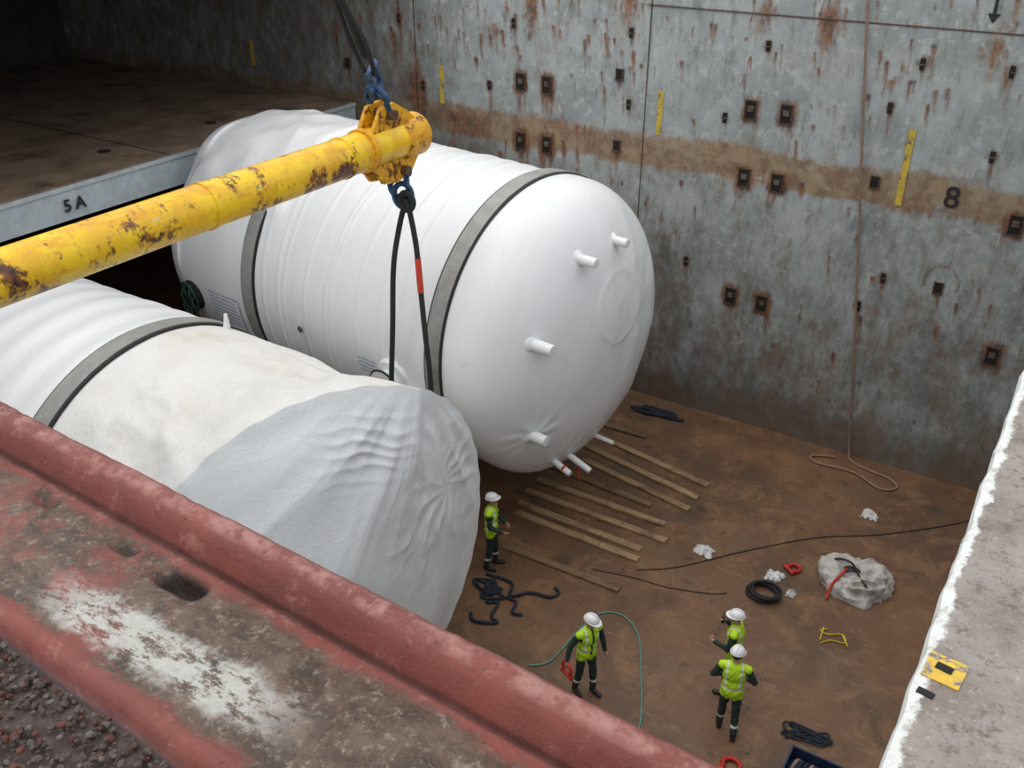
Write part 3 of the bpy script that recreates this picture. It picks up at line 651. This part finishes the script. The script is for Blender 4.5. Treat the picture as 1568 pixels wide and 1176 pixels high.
# ------------------------------------------------------------------ people
def person(name,loc,yaw,arms,head_yaw=0.,head_pitch=0.,step=.0,lean=0.,scale=1.,radio=False,carry=False):
    """local frame: +x forward, +y left, z up"""
    B=MB();seg=[]
    def cap(a,b_,r1,r2,lab,n=16):
        a=V(a);b_=V(b_)
        B.tube([a,b_],[r1,r2],'skin',n);B.ell(a,(r1,)*3,'skin',None,14,10);B.ell(b_,(r2,)*3,'skin',None,14,10);seg.append((a,b_,r1,r2,lab))
    lx=lean
    pel=V((0,0,.97));wa=V((lx*.3,0,1.13));ch=V((lx*.75,0,1.36));nk=V((lx+.0,0,1.56));hd=V((lx*1.05+.025,0,1.70))
    for c,rad in ((pel+V((0,0,.02)),(.14,.19,.16)),(wa,(.135,.175,.16)),(ch,(.145,.20,.20)),(V((lx*.9,0,1.46)),(.115,.20,.11))):
        B.ell(c,rad,'skin',None,24,14)
    seg.append((pel+V((0,0,-.04)),wa,.15,.15,'vest'));seg.append((wa,V((lx*.9,0,1.45)),.15,.15,'vest'))
    cap((lx*.95,0,1.48),nk,.068,.060,'skin')
    cap(nk,hd+V((0,0,-.05)),.058,.06,'skin')
    for s in (-1,1):
        st=step*s;kn=V((st*.5+.02,s*.11,.51));an=V((st-.02,s*.125,.10));hip=V((0,s*.095,.93))
        cap(hip,kn,.092,.064,'trous');cap(kn,an+V((0,0,.04)),.068,.056,'trous')
        cap(an,an+V((-.03,0,-.045)),.048,.045,'boot');cap(an+V((-.02,0,-.05)),an+V((.17,s*.02,-.06)),.047,.040,'boot')
    hands=[]
    for s,(el_,wr_) in zip((-1,1),arms):
        sh=V((lx*.9,s*.20,1.47));e=V(el_);w=V(wr_);e.x+=lx*.6;w.x+=lx*.6
        e=sh+(e-sh).normalized()*.29;w=e+(w-e).normalized()*.25
        cap(V((lx*.9,s*.14,1.48)),sh,.075,.070,'vest');cap(sh,e,.064,.050,'jacket');cap(e,w,.051,.038,'jacket')
        d=(w-e).normalized();side=d.cross(V((0,s,0)) if abs(d.y)<.8 else V((1,0,0))).normalized();nrm=d.cross(side).normalized()
        if nrm.y*s>0: nrm=-nrm
        cap(w,w+d*.03,.028,.03,'skinh')
        for q in (-.026,-.009,.009,.026): cap(w+d*.03+side*q*.9,w+d*.09+side*q,.017,.013,'skinh',10)
        for q,L in zip((-.031,-.0105,.0105,.031),(.062,.078,.072,.055)):
            a0=w+d*.09+side*q;m0=a0+(d*.85+nrm*.4).normalized()*L*.55;e0=m0+(d*.45+nrm*.9).normalized()*L*.5
            cap(a0,m0,.0098,.0092,'skinh',8);cap(m0,e0,.0092,.008,'skinh',8)
        t0=w+d*.035+side*.03;t1=t0+(d*.6+side*.7+nrm*.35).normalized()*.045;t2=t1+(d*.9+nrm*.4).normalized()*.035
        cap(t0,t1,.013,.011,'skinh',8);cap(t1,t2,.011,.009,'skinh',8);hands.append(w+d*.10+nrm*.03)
    HR=Matrix.Rotation(head_yaw,3,'Z')@Matrix.Rotation(head_pitch,3,'Y')
    H=lambda x,y,z: hd+HR@V((x,y,z))
    B.ell(H(0,0,.02),(.095,.077,.105),'skin',HR,22,16);seg.append((H(0,0,.03),H(0,0,.031),.08,.08,'head'))
    B.ell(H(.03,0,-.05),(.062,.055,.065),'skin',HR,16,12);seg.append((H(.03,0,-.05),H(.031,0,-.05),.055,.055,'head'))
    cap(H(.088,0,.015),H(.108,0,-.02),.010,.015,'head',8)
    for s in (-1,1): B.ell(H(-.005,s*.078,-.005),(.022,.012,.034),'skin',HR,10,8)
    me=bpy.data.meshes.new('tmp');me.from_pydata(B.v,[],B.f);o=bpy.data.objects.new('tmp',me);bpy.context.collection.objects.link(o)
    md=o.modifiers.new('r','REMESH');md.mode='VOXEL';md.voxel_size=.0075
    sm=o.modifiers.new('s','SMOOTH');sm.factor=.5;sm.iterations=2
    bpy.context.view_layer.update();dg=bpy.context.evaluated_depsgraph_get();ev=o.evaluated_get(dg);me2=bpy.data.meshes.new_from_object(ev);bpy.data.objects.remove(o)
    nv=len(me2.vertices);co_=np.empty(nv*3);me2.vertices.foreach_get('co',co_);co_=co_.reshape(-1,3);me2.update()
    no=np.empty(nv*3);me2.vertices.foreach_get('normal',no);no=no.reshape(-1,3)
    amp=np.where((co_[:,2]<1.5)&(co_[:,2]>.14)&(np.abs(co_[:,1])<.3),.006,.0)
    f_=np.sin(co_[:,2]*42+6*np.sin(co_[:,1]*15)+4*np.sin(co_[:,0]*12))*np.sin(co_[:,1]*31+co_[:,2]*9+1)
    co_+=no*(amp*f_)[:,None];me2.vertices.foreach_set('co',co_.reshape(-1));me2.update()
    nf=len(me2.polygons);cen=np.empty(nf*3);me2.polygons.foreach_get('center',cen);cen=cen.reshape(-1,3)
    best=np.full(nf,9.);lab=np.zeros(nf,int);labs=['vest','jacket','trous','boot','skin','skinh','head']
    for a,b_,r1,r2,l in seg:
        a=np.array(a);b_=np.array(b_);ab=b_-a;t=np.clip(((cen-a)@ab)/max(ab@ab,1e-9),0,1);d=np.linalg.norm(cen-(a+t[:,None]*ab),axis=1)-(r1+(r2-r1)*t)
        m=d<best;best[m]=d[m];lab[m]=labs.index(l)
    slots=['vest','jacket','trous','boot','skin','hair','refl','eye','lip','whitehat','rubber'];out=np.array([0,1,2,3,4,4,4])[lab]
    z=cen[:,2]
    out[(lab==2)&(z>.86)]=0
    tor=(out==0)
    out[tor&(np.abs(z-1.08)<.024)]=6
    out[tor&(z>1.12)&(np.abs(np.abs(cen[:,1])-.115)<.016)]=6
    front=tor&(cen[:,0]>lx*.8+.05)&(np.abs(cen[:,1])<.022)&(z>1.0);out[front]=1
    out[(lab==2)&(np.abs(z-.30)<.024)]=6
    hl=np.array([HR.transposed()@(V(c)-hd) for c in cen[lab==6]]) if (lab==6).any() else np.zeros((0,3))
    hm=np.where(lab==6)[0]
    if len(hm): out[hm[(hl[:,0]<-.01)&(hl[:,2]>-.06)&(np.abs(hl[:,1])<.082)]]=5
    for k in slots: me2.materials.append(M[k])
    me2.polygons.foreach_set('material_index',out.astype(np.int32));me2.polygons.foreach_set('use_smooth',[True]*nf)
    W=Matrix.Translation(loc)@Matrix.Rotation(yaw,4,'Z')@Matrix.Scale(scale,4)
    root=bpy.data.objects.new(name,None);bpy.context.collection.objects.link(root);root.matrix_world=W
    bo=bpy.data.objects.new('body',me2);bpy.context.collection.objects.link(bo);bo.parent=root
    b=MB();hc=H(0,0,.055);HH=HR
    b.ell(hc,(.138,.115,.115),'whitehat',HH,32,12,0.);b.ell(hc+HH@V((.02,0,-.002)),(.165,.125,.012),'whitehat',HH,32,6)
    b.tube([hc+HH@V((.125*math.cos(a),0,.012+.112*math.sin(a))) for a in [math.pi*i/14 for i in range(1,14)]],.011,'whitehat',8)
    b.tube([H(.02,s*.08,.05) if s else H(.06,0,-.115) for s in (-1,0,1)],.004,'rubber',6)
    for s in (-1,1):
        b.ell(H(.083,s*.030,.012),(.010,.014,.008),'whitehat',HR,10,8);b.ell(H(.091,s*.030,.012),(.005,.006,.006),'eye',HR,8,6)
        b.tube([H(.088,s*.018,.032),H(.088,s*.045,.031)],.004,'hair',6)
    b.tube([H(.086,-.022,-.058),H(.094,0,-.056),H(.086,.022,-.058)],.005,'lip',6)
    ho=b.obj('helmet_and_face',True);ho.parent=root
    if radio:
        b=MB();c=hands[0];b.box(c,(.05,.03,.13),'rubber');b.cyl(c+V((0,0,.06)),c+V((0,0,.2)),.006,'rubber',n=8);b.obj('handheld_radio',False).parent=root
    if carry:
        b=MB();c=hands[0];shackle(b,c+V((0,0,-.2)),.2,.2,.03,'red',Matrix.Identity(3));b.obj('carried_shackle',True).parent=root
    return root
rd=math.radians(32.6)
person('worker',(-8.95,13.2,0),rd-.25,[((.05,-.26,1.2),(.28,-.24,1.12)),((.04,.25,1.2),(.26,.16,1.05))],head_pitch=-.15,step=.06,scale=1.03)
person('worker',(-5.6,11.2,0),rd-1.0,[((-.06,-.33,1.22),(-.02,-.42,.98)),((.03,.28,1.2),(.10,.30,.95))],head_yaw=.5,head_pitch=.25,step=.09,lean=.05,scale=1.03,carry=True)
person('worker',(-3.1,11.72,0),rd+1.25,[((.02,-.32,1.22),(.22,-.22,1.05)),((.02,.32,1.22),(.2,.2,1.08))],head_yaw=-.2,head_pitch=.2,step=.11,scale=1.05)
person('worker',(-3.42,12.62,0),rd+2.7,[((.10,-.30,1.24),(.25,-.15,1.45)),((.06,.26,1.2),(.24,.2,1.2))],head_yaw=.2,step=.05,scale=1.03,radio=True)
# ------------------------------------------------------------------ light
w=bpy.data.worlds.new('overcast_sky');scene.world=w;w.use_nodes=True;nt=w.node_tree;bg=nt.nodes['Background']
tc=nt.nodes.new('ShaderNodeTexCoord');sp=nt.nodes.new('ShaderNodeSeparateXYZ');nt.links.new(tc.outputs['Generated'],sp.inputs[0])
mr=nt.nodes.new('ShaderNodeValToRGB');nt.links.new(sp.outputs[2],mr.inputs[0])
mr.color_ramp.elements[0].color=(.52,.55,.58,1);mr.color_ramp.elements[0].position=.0;mr.color_ramp.elements[1].color=(1,1.0,1.0,1);mr.color_ramp.elements[1].position=.9
nt.links.new(mr.outputs[0],bg.inputs[0]);bg.inputs[1].default_value=1.42
sun=bpy.data.lights.new('sun','SUN');sun.energy=.65;sun.angle=math.radians(55);sun.color=(1,.98,.95)
so=bpy.data.objects.new('sun',sun);bpy.context.collection.objects.link(so);so.rotation_euler=V((.38,.18,-1)).to_track_quat('-Z','Y').to_euler()
# ------------------------------------------------------------------ camera
cam=bpy.data.cameras.new('camera');cam.lens=33.52;cam.sensor_width=36;cam.sensor_fit='HORIZONTAL';cam.clip_start=.05;cam.clip_end=300
co=bpy.data.objects.new('camera',cam);bpy.context.collection.objects.link(co);co.location=(0,0,13.3);co.rotation_euler=(math.radians(90-29),0,math.radians(32.6));scene.camera=co
